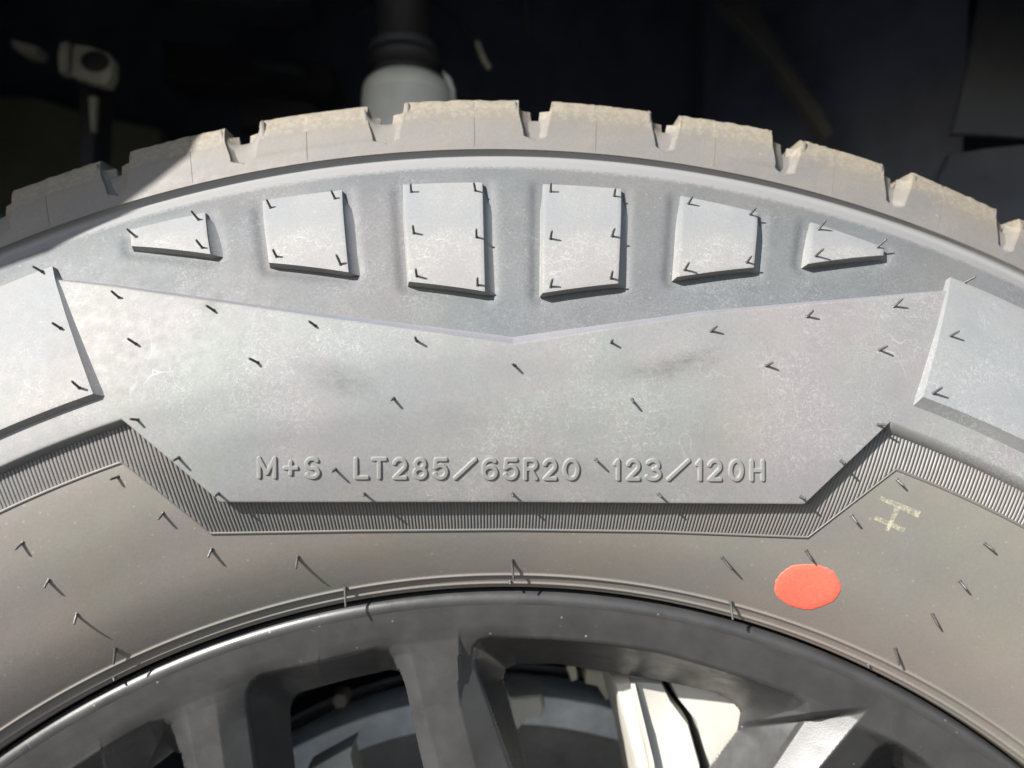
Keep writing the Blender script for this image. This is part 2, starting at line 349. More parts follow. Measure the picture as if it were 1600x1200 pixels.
# ---- pads
def quad_pad(name, c4, hts, walls, m, depth=.0031, n=(14, 14), rc=.06, wallh=None, label=None):
    """c4: (angle, radius) of TL TR BR BL; hts: top height over PT at top / bottom; walls: draft width (m) at L,R,B,T"""
    nu, nv = n
    u = np.r_[0, .02, np.linspace(.05, .95, nu), .98, 1]; vv = np.r_[0, .02, np.linspace(.05, .95, nv), .98, 1]
    U, Vv = np.meshgrid(u, vv)
    TL, TR, BR, BL = [np.array(c) for c in c4]
    # slightly clipped corners
    th = (1-U)*(1-Vv)*TL[0]+U*(1-Vv)*TR[0]+U*Vv*BR[0]+(1-U)*Vv*BL[0]
    r = (1-U)*(1-Vv)*TL[1]+U*(1-Vv)*TR[1]+U*Vv*BR[1]+(1-U)*Vv*BL[1]
    h = hts[0]+(hts[1]-hts[0])*Vv
    edge = np.minimum(np.minimum(U, 1-U), np.minimum(Vv, 1-Vv))
    h = h-.00012*(edge < .001)
    top = surf(PT, th, r, h)
    rn, cn = U.shape
    rim = [(0, j) for j in range(cn)]+[(i, cn-1) for i in range(1, rn)]+[(rn-1, j) for j in range(cn-2, -1, -1)]+[(i, 0) for i in range(rn-2, 0, -1)]
    ids = np.array([i*cn+j for i, j in rim]); Rt, Rr = th.ravel()[ids], r.ravel()[ids]; Rh = h.ravel()[ids]; RV = Vv.ravel()[ids]; RU = U.ravel()[ids]
    wl, wr, wb, wt = walls
    def off(k):
        ramp_ = smooth(0, .22, RV)*.8+.2
        ot = np.where(RU < 1e-6, -wl, 0)*ramp_ + np.where(RU > 1-1e-6, wr, 0)*ramp_
        orr = np.where(RV > 1-1e-6, -wb, 0) + np.where(RV < 1e-6, wt, 0)
        return Rt+ot*k/.385, Rr+orr*k
    rings = []
    for k, dd in ((.05, .00035), (.6, depth*.6), (.9, depth*.88), (1.1, depth)):
        a, b = off(k); rings.append(surf(PT, a, b, Rh-dd))
    allv = np.r_[top.reshape(-1, 3)] ; faces = [tuple(f) for f in grid_faces(rn, cn)]
    prev = ids; nbase = len(allv); L = len(ids)
    for k, rg_ in enumerate(rings):
        cur = np.arange(L)+nbase+k*L
        for i in range(L): faces.append((prev[i], cur[i], cur[(i+1) % L], prev[(i+1) % L]))
        allv = np.r_[allv, rg_]; prev = cur
    o = obj(name, allv, np.array(faces), m, tyre, label=label)
    me = o.data; me.set_sharp_from_angle(angle=R_(38)); return o
for p in pad_tr: quad_pad('raised_pad', p, (PADH*.6, PADH), (.0007, .0030, -.0002, .0012), M_PAD)
# the two large neighbours running out of the picture
th, r, _ = hit(PT, np.array([76., 145., 1490., 1440.]), np.array([410., 615., 428., 621.]), .0024)
quad_pad('raised_corner_pad', [(th[0]-R_(24), r[0]), (th[0], r[0]), (th[1], r[1]), (th[1]-R_(22), r[1])], (.0008, .0024), (.003, .0045, .0018, .001), M_PAD, .0048, (60, 24))
quad_pad('raised_corner_pad', [(th[2], r[2]), (th[2]+R_(24), r[2]), (th[3]+R_(22), r[3]), (th[3], r[3])], (.0010, .0032), (.0013, .003, .0042, .001), M_PAD, .0058, (60, 24))

# ---- serrated band below the plate
BLOW = [(190,722),(329,833),(560,829),(800,827),(1030,830),(1262,839),(1400,733)]
bth, br = poly_px(PB, BLOW)
BT = np.r_[R_(-48), bth, R_(48)]; BR = np.r_[br[0], br, br[-1]]
vs, fs = [], []; n_seg = 7
for a in np.arange(-46, 46, .190):
    a = R_(a); r0 = float(np.interp(a, BT, BR))+.0003; dg_ = smooth(lth[-1]-.002, lth[-1]+.006, a); r1 = float(np.interp(a, LT, LR))+.0003-.0026*dg_
    t = np.linspace(0, 1, n_seg); rr = r0+(r1-r0)*t
    hh = .00036*(1-dg_*(1-np.minimum(1, (1-t)/.16+.05)))*np.minimum(1, t/.04+.6)
    b = sum(len(x) for x in vs)
    cols = []
    for du, k in ((-.00047, -.25), (-.00027, .9), (0, 1.0), (.00027, .9), (.00047, -.25)):
        cols.append(surf(PB, a+du/.297, rr, np.where(k > 0, hh*k, -.0002)))
    vv = np.array(cols).transpose(1, 0, 2); vs.append(vv.reshape(-1, 3)); fs.append(grid_faces(n_seg, 5)+b)
obj('serration_ribs', np.concatenate(vs), np.concatenate(fs), M_BAND, tyre, kind='stuff')
ath = np.unique(np.r_[np.arange(-47, 47, .2)*math.pi/180, bth]); ar = np.interp(ath, BT, BR)
rows = [surf(PB, ath, ar+o_, h_) for o_, h_ in ((-.0008, -.0003), (-.0006, .0000), (-.0004, .0003), (0, .00042), (.0003, .0003), (.0005, -.0003))]
v_ = np.array(rows); obj('border_rib', v_.reshape(-1, 3), grid_faces(v_.shape[0], v_.shape[1]), M_BAND, tyre)

# ---- tread shoulder blocks: pixel columns of the left and right top corners
RB = np.array([417.75,418.4,419.3,420.4,421.3,421.9,422.4,422.9,423.5,424.3,425.5,427,429,430.6,431.2,431.8,433,434.5,436,437.2,438.2,438.8])/1000
def block(k, share=None):
    a, b = ends[k]; pv = ends[k-1][1] if k else a-R_(1.6)
    if k == 0: pv = a-R_(1.6)
    nx = ends[k+1][0] if k+1 < len(ends) else ends[0][0]+2*math.pi
    if k == len(ends)-1: nx = b+R_(1.6)
    ml, mr = (pv+a)/2, (b+nx)/2
    s0 = .35+.3*RNG.random()
    S = np.unique(np.round(np.r_[0, .006, .02, np.linspace(.05, .95, 26), .98, .994, 1, s0-.0025, s0, s0+.0025], 5)); si = int(np.argmin(abs(S-s0)))
    rows_ = []; dirt_or_highlight = []
    w = smooth(.4212, .4236, RB); fl = .0016/.43*(1-smooth(.4236, .434, RB))
    lft = ml+(a-fl-ml)*w; rgt = mr+(b+fl-mr)*w
    thb = (a+(b-a)*S)[None]+(lft-a)[:, None]*(1-smooth(0, .16, S))[None]+(rgt-b)[:, None]*smooth(.84, 1, S)[None]; rb = np.repeat(RB[:, None], len(S), 1)
    nz = RNG.normal(0, 1, (len(RB), len(S))); nz = (nz+np.roll(nz, 1, 1)+np.roll(nz, 1, 0))/2
    jo, jt = RNG.normal(0, .00022), RNG.normal(0, .0006)
    chip = smooth(.4335, .4385, RB)[:, None]*nz*.00013+(jo+jt*(S-.5))[None]*smooth(.4225, .4250, RB)[:, None]
    h = chip.copy(); h[(RB > .419) & (RB < .4308), si] -= .00028
    h[abs(RB-.4312) < .0003, :] -= .00012
    front = surf(PS, thb, rb, h)
    dirt_or_highlight.append(np.repeat((.25+.75*smooth(.4235, .4375, RB))[:, None], len(S), 1))
    tops = []
    for rr, dd in ((.4391, .2614), (.4393, .2632), (.4394, .268), (.4395, .285), (.4396, .32)):
        tt = thb[-1]; r_ = rr+nz[-1]*.00006
        tops.append(np.stack([AX+r_*np.sin(tt), np.full_like(tt, dd), AZ+r_*np.cos(tt)], -1)); dirt_or_highlight.append(np.full((1, len(S)), .9))
    G = np.concatenate([front, np.array(tops)], 0); D = np.concatenate(dirt_or_highlight, 0)
    # skirts down the groove walls
    nR = len(G); wfull = np.r_[w, np.ones(5)]; isfront = np.r_[np.ones(len(RB)), np.zeros(5)]
    radial = np.stack([np.sin(G[..., 0]*0+((a+b)/2)), np.zeros(G.shape[:2]), np.cos(G[..., 0]*0+((a+b)/2))], -1)
    tang = np.array([math.cos((a+b)/2), 0, -math.sin((a+b)/2)])
    def skirt(col, sgn, k1):
        p = G[:, col].copy(); fr = isfront*(1-smooth(.4345, .4388, np.r_[RB, np.full(5, .44)]))
        p[:, 1] += k1*(.0032*fr+.0015*(1-fr))*wfull + (1-wfull)*.0003*k1
        p -= radial[:, col]*(k1*.0098*(1-fr)*wfull)[:, None]
        p += tang[None]*(sgn*.0042*k1**2.4*wfull)[:, None]; return p
    Lc = [skirt(0, -1, 1.), skirt(0, -1, .5), skirt(0, -1, .06)]; Rc = [skirt(-1, 1, .06), skirt(-1, 1, .5), skirt(-1, 1, 1.)]
    G = np.concatenate([np.array(Lc).transpose(1, 0, 2), G, np.array(Rc).transpose(1, 0, 2)], 1)
    D = np.concatenate([D[:, :1]*.9+.1]*3+[D]+[D[:, -1:]*.9+.1]*3, 1)
    o = obj('tread_block', G.reshape(-1, 3), grid_faces(*G.shape[:2]), M_TREAD, tyre, attr=D.ravel())
    o.data.set_sharp_from_angle(angle=R_(50)); return o
for k in range(10): bo = block(k)
# the rest of the circumference: turned copies of one block
a0 = sum(ends[4])/2; b4 = [c for c in tyre.children if c.name.startswith('tread_block')][4]
for k in range(10, len(ends)):
    a = sum(ends[k])/2; c = b4.copy(); COL.objects.link(c)
    mrot = Matrix.Rotation(a-a0, 4, 'Y'); c.parent = tyre
    ctr = Vector((AX, .36, AZ+ZO)); l0 = Vector(wloc(b4))-ctr
    c.rotation_euler = mrot.to_euler(); c.location = mrot @ l0

# ---- raised lettering
def arc(cx, cy_, rx, ry, a0, a1, n=14):
    t = np.radians(np.linspace(a0, a1, n)); return list(zip(cx+rx*np.cos(t), cy_+ry*np.sin(t)))
G2 = arc(.5, .70, .5, .30, 165, -35)+[(.02, .0), (1, 0)]
G5 = [(.95, 1), (.12, 1), (.05, .56)]+arc(.48, .34, .52, .34, 130, -155)
GLY = {'M': [[(0,0),(0,1),(.5,.2),(1,1),(1,0)]], '+': [[(0,.5),(1,.5)],[(.5,0),(.5,1)]],
 'S': [arc(.5,.74,.48,.26,35,270)+arc(.5,.25,.5,.25,90,-150)], 'L': [[(0,1),(0,0),(1,0)]], 'T': [[(0,1),(1,1)],[(.5,1),(.5,0)]],
 '2': [G2], '8': [arc(.5,.76,.42,.24,0,360,24), arc(.5,.26,.5,.26,0,360,24)], '5': [G5], '/': [[(0,0),(1,1)]],
 '6': [arc(.5,.31,.5,.31,0,360,24), [(.0,.33)]+arc(.55,.62,.55,.38,180,50)], 'R': [[(0,0),(0,1),(.55,1)]+arc(.55,.76,.45,.24,90,-90)+[(0,.52)],[(.5,.52),(1,0)]],
 '0': [arc(.5,.5,.5,.5,0,360,36)], '1': [[(.1,.8),(.75,1),(.75,0)]], '3': [arc(.45,.76,.45,.24,150,-80)+arc(.45,.27,.55,.27,80,-150)], 'H': [[(0,0),(0,1)],[(1,0),(1,1)],[(0,.5),(1,.5)]]}
TXT = [('M',402,433),('+',442,467),('S',475.5,501),('L',553,577),('T',580,605.5),('2',613,637),('8',645,668.5),('5',676,701),('/',708,746),('6',753,778.5),('5',786,810.5),('R',817.5,841),('2',848,871),('0',879,906),
       ('1',957,971),('2',978,1001),('3',1008,1034),('/',1041,1079),('1',1085,1099),('2',1105,1128.5),('0',1138,1162.5),('H',1171,1195)]
LH = .00044
for ch, x0, x1 in TXT:
    xm = (x0+x1)/2; base = 748.5+(xm-417)/780*4.3; hgt = 35.5
    if ch == '+': base -= 5; hgt = 25
    rad = 3.3; bx0, bx1, by0, by1 = x0+rad, x1-rad, base-rad, base-hgt+rad
    gx = np.arange(x0-3, x1+3.1, .55); gy = np.arange(base-hgt-3, base+3.1, .55); X, Y = np.meshgrid(gx, gy)
    dist = np.full(X.shape, 99.)
    for st in GLY[ch]:
        q = [(bx0+(bx1-bx0)*u, by0+(by1-by0)*v) for u, v in st]
        for (ax, ay), (bx, by) in zip(q[:-1], q[1:]): dist = np.minimum(dist, seg_dist(X, Y, ax, ay, bx, by))
    h = LH*(1-smooth(2.3, 4.4, dist)) - .00012*(dist > 4.2)
    th, r, _ = hit(PT, X, Y); Vg = surf(PT, th, r, h)
    fcs = grid_faces(*X.shape); keep = (dist.ravel()[fcs] < 4.8).any(1); fcs = fcs[keep]
    used = np.unique(fcs); mp = np.full(X.size, -1); mp[used] = np.arange(len(used))
    nm = 'raised_letter' if ch.isalpha() else 'raised_digit' if ch.isdigit() else 'raised_symbol'
    obj(nm, Vg.reshape(-1, 3)[used], mp[fcs], M_TEXT, tyre)

# ---- vent spews: base pixel, tip pixel, length (mm), level
def tube(p0, p1, r0, r1, n=8, bend=0.):
    ax = p1-p0; L = np.linalg.norm(ax); ax = ax/L; u = np.cross(ax, [0.3, .1, 1]); u /= np.linalg.norm(u); w = np.cross(ax, u)
    prof_ = [(-.1, r0*1.5), (.0, r0*1.4), (.05, r0*1.15), (.12, r0), (.6, r0*.97), (.92, r1), (.985, r1*.75), (1., .00001)]
    V = []; 
    for t, rr in prof_:
        for k in range(n):
            a = 2*math.pi*k/n; V.append(p0+ax*L*t+u*(bend*L*t*t)+(u*math.cos(a)+w*math.sin(a))*rr)
    return np.array(V), grid_faces(len(prof_), n, True)
SP = []
def S(P, off, L, *items):
    for b, t in items: SP.append((P, off, L, b, t))
S(PT, PADH, .0034, ((212.6,370),(197,357)),((310,343),(297.5,329)),((316,387),(305.4,374)),
  ((422.5,324),(416,311)),((523,309.5),(517,297)),((432,401),(425,389)),((532,413),(526,397.5)),
  ((642.5,299.4),(640.7,286.6)),((742.6,297.6),(741.7,285.7)),((646.7,364),(644.5,351.7)),((744.8,370.5),(742.6,357)),((651.3,431.4),(648.6,419.5)),((746.3,445.5),(744.8,433)),
  ((860.3,299),(861.8,285.7)),((959.7,305.8),(962,294)),((860.3,372.7),(862,360)),((956.6,369),(959,356)),((860.3,448),(862.5,435)),((954.7,435),(957,423)),
  ((1075.7,318),(1082.5,307)),((1172.5,335),(1181,324.5)),((1070,421.7),(1077.5,410)),((1167,410),(1174.5,400)),
  ((1279,358),(1292,344)),((1371,386),(1385.5,372.5)),((1274.5,400),(1286,388)))
S(PT, .0012, .0034, ((65,424),(51,416)), ((1509,440.5),(1525,432)))
S(PT, .0018, .0034, ((94,512.5),(81,504)), ((1483.5,526),(1499.5,517)))
S(PT, .0023, .0034, ((124,606),(111,595)))
S(PT, .0033, .0034, ((1459,614),(1473,605)))
S(PT, 0, .0032, ((186,465),(173,454)),((212.5,537.5),(200,529)),((334,485),(322,477)),((492.5,509),(482.5,501.5)),((402.5,566.5),(390,560)),
  ((651,532.5),(647.5,526)),((804,571),(801,569)),((615,622.5),(611,625.5)),((955.5,535.5),(956,530)),((987.5,624.5),(990.5,630)),
  ((1111,517.5),(1120,509)),((1261,495),(1272.5,485)),((1197.5,571.5),(1207.5,566)),((1396.5,479),(1412,466.7)),((1374,547),(1388,541)))
S(PT, 0, .0032, ((215,656),(202.5,654.5)),((524,733.4),(520,737.6)),((569,771.4),(566.4,775)),((800.4,771.4),(801,775.6)),((930.8,718),(933.6,722)),((1029,772),(1032,776)),((1251,776),(1258,779)),
  ((279,715),(270.5,720)),((341,771),(336,776)),((1314,720),(1321,724)),((1372,663.5),(1385,663)))
S(PB, 0, .0023, ((184,745),(172,749.5)),((254.5,802),(248,812)),((35,848),(23,859)),((330.5,858),(325,872)),((76,906.5),(67.5,918.5)),((1402,750),(1412,759)),((1331,806),(1339,817.5)),((1260,861),(1269,876.5)),((1539,850),(1554,860)),((1500,908.5),(1511,921.5)))
S(PB, 0, .0025, ((120,960),(114,976)),((180,1014),(177.5,1039)),((465,870),(461,889)),((800,876),(801,905)),((1129,872),(1144,891)),((1457,960),(1467,980)),((1399,1014),(1406,1040)))
S(PB, .0006, .0042, ((539,920),(539,950)),((1142,942),(1145,969)))
S(PB, .0004, .0012, ((797,909),(797,913)),((178,1060),(178,1064)),((1357,1040),(1358,1044)))
for P, off, L, b, t in SP:
    L *= random.uniform(.82, 1.08)
    th, r, _ = hit(P, np.array([b[0]]), np.array([b[1]]), off); p0 = surf(P, th, r, off)[0]
    _, _, p1 = hit(P, np.array([float(t[0])]), np.array([float(t[1])]), off+L); p1 = p1[0]
    v_, f_ = tube(p0, p1,      .00040, .00034, bend=random.uniform(-.12, .12)); obj('vent_spew', v_, f_, M_SPEW, tyre)

# ---- red paint spot and crayon strokes
t = np.linspace(0, 2*math.pi, 97)[:-1]; jag = 1+RNG.normal(0, .009, 96)+.015*np.sin(5*t)+.01*np.sin(9*t+1)
rows = []
for k, hh in ((0, .00012), (.35, .00012), (.7, .00012), (.96, .00012), (1., .00003), (1.01, -.0001)):
    th, r, _ = hit(PB, 1262+51.5*k*jag*np.cos(t), 916.5+35.5*k*jag*np.sin(t)); rows.append(surf(PB, th, r, hh))
v_ = np.array(rows); obj('red_spot', v_.reshape(-1, 3), grid_faces(6, 96, True), M_RED, tyre, label='round red paint spot low on the sidewall')
for (x0, y0, x1, y1, w0, w1) in ((1375,778,1437,804,4,7), (1402,795,1386,829,6,4), (1366,808,1413,829,4.5,5)):
    s = np.linspace(0, 1, 16); nx, ny = -(y1-y0), x1-x0; q = math.hypot(nx, ny); nx /= q; ny /= q
    rows = []
    for e in (-1, 0, 1):
        w_ = (w0+(w1-w0)*s)*(1+RNG.normal(0, .08, 16))
        th, r, _ = hit(PB, x0+(x1-x0)*s+nx*e*w_*.75, y0+(y1-y0)*s+ny*e*w_*.75); rows.append(surf(PB, th, r, .00007))
    v_ = np.array(rows); obj('crayon_stroke', v_.reshape(-1, 3), grid_faces(3, 16), M_CHALK, tyre)

def scuff_mat():
    m, nt, bs = mat('dark_scuff'); tc = coords(nt); mp = N(nt, 'ShaderNodeMapping'); mp.inputs['Scale'].default_value = (1, 1, 3.2)
    mp.inputs['Rotation'].default_value = (0, R_(18), 0); nt.links.new(tc, mp.inputs[0])
    at = N(nt, 'ShaderNodeAttribute', attribute_name='dirt_or_highlight').outputs['Fac']
    a = math_(nt, 'MULTIPLY', at, ramp(nt, noise(nt, mp.outputs[0], 110, 6, .7, .6), (.36, 0), (.7, .3)))
    nt.links.new(a, bs.inputs['Alpha']); bs.inputs['Base Color'].default_value = (.085, .085, .08, 1); bs.inputs['Roughness'].default_value = .6; return m
M_SCUFF = scuff_mat()
for cx, cyy, lx, ly, rot in ((530,592,95,30,24), (1040,575,110,26,-8), (1075,560,60,14,-20), (330,470,22,40,15)):
    u, w = np.meshgrid(np.linspace(-1, 1, 25), np.linspace(-1, 1, 13)); ca, sa = math.cos(R_(rot)), math.sin(R_(rot))
    th, r, _ = hit(PT, cx+u*lx*ca-w*ly*sa, cyy+u*lx*sa+w*ly*ca); fade = np.clip(1.15-np.hypot(u, w)*1.15, 0, 1)
    v_ = surf(PT, th, r, .00006); obj('scuff_mark', v_.reshape(-1, 3), grid_faces(13, 25), M_SCUFF, tyre, attr=fade.ravel())

# ---------------------------------------------------------------- alloy rim
rim = bpy.data.objects.new('alloy_rim', None); COL.objects.link(rim); rim.parent = wheel; rim.empty_display_size = .05
def revolve(name, pts, m, parent, a0=-180, a1=180, st=.5, sharp=None):
    p = np.array(pts)/1000; full = a1-a0 >= 360
    A = np.radians(np.arange(a0, a1+(0 if full else st), st)); a, r = np.meshgrid(A, p[:,0]); d = np.repeat(p[:,1][:,None], len(A), 1)
    V = np.stack([AX+r*np.sin(a), d, AZ+r*np.cos(a)], -1); o = obj(name, V.reshape(-1,3), grid_faces(len(p), len(A), full), m, parent)
    if sharp: o.data.set_sharp_from_angle(angle=R_(sharp))
    return o

FACE = [(267.0,239.60),(264,240.1),(260,240.9),(256,241.8),(250,242.3),(150,249.)]
revolve('flange_ring', [(268.6,262),(270.8,252),(271.5,245),(271.5,243.2),(271.3,242.0),(270.8,240.6),(270.0,239.7),(268.9,239.3),(268.0,239.3),(267.2,239.5),(266.9,239.62)], M_RIM, rim)
revolve('barrel', [(266,262),(258,264),(252,285),(240,320),(236,400),(250,470),(262,485)], M_BARREL, rim, st=2)
# the face in view: one surface with tapering window openings; walls run from a front outline to a smaller back outline
WIN = [([(100,1215),(125,1197),(175,1165),(235,1132),(255,1128),(268,1133),(277,1150),(287,1197),(315,1330),(60,1330)],
        [(175,1240),(245,1195),(272,1174),(282,1178),(292,1225),(318,1330),(150,1330)]),
       ([(389,1107),(388,1082),(394,1068),(409,1057),(500,1036),(590,1015),(607,1016),(617,1028),(625,1057),(643,1140),(658,1200),(690,1330),(420,1330),(401,1200)],
        [(455,1150),(453,1108),(458,1090),(470,1081),(540,1062),(612,1046),(626,1050),(634,1072),(648,1140),(662,1200),(694,1330),(478,1330)]),
       ([(741,1030),(742,1012),(750,1002),(768,998),(860,1000),(950,1008),(1032,1021),(1111,1043),(1190,1068),(1240,1086),(1257,1099),(1261,1114),(1202,1200),(1110,1330),(848,1330),(800,1200),(768,1107)],
        [(786,1062),(790,1045),(806,1037),(870,1037),(953,1050),(1036,1064),(1115,1081),(1146,1096),(1157,1112),(1152,1140),(1107,1200),(1010,1330),(868,1330),(826,1200),(802,1120)]),
       ([(1388,1163),(1402,1164),(1440,1192),(1520,1270),(1570,1330),(1250,1330),(1340,1212),(1372,1172)],
        [(1396,1196),(1420,1212),(1500,1290),(1530,1330),(1290,1330),(1360,1226)])]
CREASE = [(0, ((282,1072),(307,1197)), -1, .0042), (1, ((330,1050),(350,1197)), 1, .0048), (1, ((625,958),(685,1200)), -1, .0042), (2, ((681,958),(743,1200)), 1, .0048), (3, ((1360,1105),(1281,1200)), 1, .0065)]
TR_ = np.arange(-.82, .8201, .0019); RR_ = np.r_[np.arange(.160, .2665, .00045), .2669]
tg, rg2 = np.meshgrid(TR_, RR_); fp = np.array(FACE[::-1])/1000; dbase = np.interp(rg2, fp[:,0], fp[:,1])
def to_px(th, r, d):
    p = np.stack([AX+r*np.sin(th), d, AZ+r*np.cos(th)], -1) @ M
    return 800+F*p[..., 0]/p[..., 1], 600-F*p[..., 2]/p[..., 1]
# snap grid points onto the outlines so that the edges come out clean
def all_sdf(X, Y, k): 
    o = np.full(X.shape, 1e3)
    for w_ in WIN: o = np.minimum(o, poly_sdf(X, Y, w_[k])) 
    return o
PXX, PYY = to_px(tg, rg2, dbase)
poly_sdf_px = all_sdf
for k in (0, 1):
    s0_ = all_sdf(PXX, PYY, k); e = .6
    gx_ = (all_sdf(PXX+e, PYY, k)-all_sdf(PXX-e, PYY, k))/(2*e); gy_ = (all_sdf(PXX, PYY+e, k)-all_sdf(PXX, PYY-e, k))/(2*e)
    near = np.abs(s0_) < 1.15; near[-4:] = False
    PXX = np.where(near, PXX-s0_*gx_, PXX); PYY = np.where(near, PYY-s0_*gy_, PYY)
sF, sB = all_sdf(PXX, PYY, 0), all_sdf(PXX, PYY, 1)
dep = np.zeros_like(dbase)
inw = sF < 0; t_ = np.clip(-sF/(np.maximum(-sF, 0)+np.maximum(sB, 0)+1e-6), 0, 1)
def sdl(l): 
    (x0, y0), (x1, y1) = l; L = math.hypot(x1-x0, y1-y0); return ((PXX-x0)*(y1-y0)-(PYY-y0)*(x1-x0))/L   # >0 to the right of a line running down
fade = smooth(.2605, .2445, rg2)
for wi, l, sgn, drop in CREASE:
    dc = sgn*sdl(l); de = np.maximum(poly_sdf(PXX, PYY, WIN[wi][0]), 0); (x0, y0), (x1, y1) = l
    lim = (np.abs(PXX-np.mean([p[0] for p in WIN[wi][0]])) < 260) & (dc > 0) & (dc < 175)
    t2 = np.where(lim, dc/(dc+de+3), 0); ok = np.abs(sgn*sdl(l)) < 140
    f_ = fade if wi != 3 else smooth(.2560, .2520, rg2)
    dep = np.maximum(dep, np.where(ok, drop*np.clip(t2*1.0, 0, 1)*f_*smooth(170, 80, dc), 0))
# the right spoke: a broad facet turned towards the sun, set down on its left
dl, dr = sdl(((1262,1114),(1203,1200))), -sdl(((1360,1105),(1281,1200)))
edge_ = smooth(-3, 9, (PYY-(1117-(PXX-1262)*.122)))
fac = np.where((dl > 0) & (dr > 0), .0078*(1-dl/(dl+dr+1e-6)), 0)+np.where((dl <= 0) & (dl > -160), .0078+.03*np.minimum(-dl, 40)/F*.2, 0)
dep = np.maximum(dep, np.where((PXX > 1100) & (PXX < 1420) & (PYY > 1080), fac*edge_, 0))
dep += .0007*smooth(5, 0, np.abs(sF))*(~inw)+.0007*inw
dep = dep+np.where(inw, np.minimum(.0004, -sF*.0002), 0); dep = np.where(inw, dep+(.0245-dep)*t_, dep)
Pw = plane_pt(PXX, PYY, dbase+dep)
# the wall bottoms stay on their line of sight only along the outlines; everything is ordinary geometry at its own depth
fcs = grid_faces(*PXX.shape); sBc = sB.ravel()[fcs]; keep = ~(sBc <= .02).all(1); fcs = fcs[keep]
Vn = np.cross(np.gradient(Pw, axis=1), np.gradient(Pw, axis=0)); Vn /= np.linalg.norm(Vn, axis=-1, keepdims=True)+1e-12
Vn = np.where(Vn[..., 1:2] > 0, -Vn, Vn).reshape(-1, 3); Pf = Pw.reshape(-1, 3)
cth = [hit(PS*0+.25, np.array([float(x)]), np.array([float(y)]))[0][0] for x, y in ((190,1230),(520,1130),(960,1130),(1450,1230))]
ft, fr_ = tg.ravel()[fcs].mean(1), rg2.ravel()[fcs].mean(1); ids_ = np.where(fr_ > .2525, -1, np.searchsorted(cth, ft))
for q in (-1, 0, 1, 2, 3, 4):
    sel = fcs[ids_ == q]
    if not len(sel): continue
    us = np.unique(sel); mp2 = np.full(len(Pf), -1); mp2[us] = np.arange(len(us))
    o = obj('rim_face' if q < 0 else 'spoke', Pf[us], mp2[sel], M_RIM, rim)
    o.data.normals_split_custom_set_from_vertices(Vn[us].tolist())
revolve('rim_face', [(266.9,239.62),(264,240.1),(256,241.8),(254.5,242.6),(253.7,244.2),(252,262)], M_RIM, rim, 47, 313, 1)
def spoke(lines, d_top, d_back, label=None, dz=(.013, 0, 0, .012), rise=.006):
    """lines: window-left, top-left, top-right, window-right as ((x,y),(x,y)) photo pixels; extended towards the hub"""
    (a, b, c, e) = lines
    ts = np.r_[-.2, -.1, -.03, .05, .15, np.linspace(.3, 1.0, 6), 1.6, 2.2]
    def ln(l, dd):
        p0, p1 = plane_pt(np.array([l[0][0], l[1][0]]), np.array([l[0][1], l[1][1]], float), np.array([dd, dd+rise]))
        return p0[None]+(p1-p0)[None]*ts[:, None]
    A, B, C, E = [ln(l_, d_top+z_) for l_, z_ in zip(lines, dz)]
    flare = (np.clip((.16-ts)/.44, 0, 1)**2)*.010
    A[:, 0] -= flare; E[:, 0] += flare
    A2, E2 = A.copy(), E.copy(); A2[:, 1] = A[:, 1]+d_back; E2[:, 1] = E[:, 1]+d_back; A2[:, 0] += .003; E2[:, 0] -= .003
    def rnd(p, q, k): return p+(q-p)*k
    cols = [A2, rnd(A, A2, .1), A, rnd(A, B, .08), rnd(A, B, .5), rnd(A, B, .88), rnd(B, A, .04)*1, rnd(B, C, .10), rnd(B, C, .5), rnd(B, C, .90), rnd(C, E, .04), rnd(C, E, .12), rnd(C, E, .5), rnd(C, E, .92), E, rnd(E, E2, .1), E2]
    cols = [c_.copy() for c_ in cols]
    for c_, k in zip(cols, [0, 0, 1, 1, .6, .2, 0, 0, 0, 0, 0, .2, .6, 1, 1, 0, 0]):
        pass
    V = np.array(cols).transpose(1, 0, 2)
    o = obj('spoke', V.reshape(-1, 3), grid_faces(*V.shape[:2]), M_RIM, rim, label=label); return o
spoke((((273,1128),(287,1197)), ((283,1085),(307,1197)), ((330,1060),(352,1197)), ((388,1072),(415,1197))), .2428, .022)
proto = [c for c in rim.children if c.name.startswith('spoke')][-1]
for k in range(12):
    c = proto.copy(); COL.objects.link(c); c.parent = rim; mr_ = Matrix.Rotation(R_(88+k*20.5), 4, 'Y')
    c.location = mr_ @ (Vector(wloc(proto))-Vector((AX, .36, AZ+ZO))); c.rotation_euler = mr_.to_euler()
bpy.data.objects.remove(proto)
revolve('hub', [(150,268),(148,262),(140,258),(60,256),(40,250),(5,249)], M_RIM, rim, st=3)

# ---------------------------------------------------------------- brake behind the spokes
def prism(name, pts, thick, m, parent=None, bev=.12, label=None, smooth_=False):
    """outline given as photo pixel x, y and its own distance; a solid with rounded front edge"""
    a = np.array(pts, float); P = plane_pt(a[:,0], a[:,1], a[:,2]); c = P.mean(0); n = len(P)
    ins = P+(c-P)*bev*.5; r0 = ins.copy(); r1 = P+(c-P)*bev*.12; r1[:,1] += thick*.05; r2 = P.copy(); r2[:,1] += thick*.22; r3 = P.copy(); r3[:,1] += thick
    V = np.r_[c[None]-(0, thick*.01, 0), r0, r1, r2, r3, c[None]+(0, thick, 0)]; fcs = []
    for i in range(n):
        j = (i+1) % n
        fcs.append((0, 1+j, 1+i))
        for k in range(3): fcs.append((1+k*n+i, 1+k*n+j, 1+(k+1)*n+j, 1+(k+1)*n+i))
        fcs.append((1+3*n+i, 1+3*n+j, 1+4*n))
    o = obj(name, V, fcs, m, parent, label=label); o.data.set_sharp_from_angle(angle=R_(35)); return o
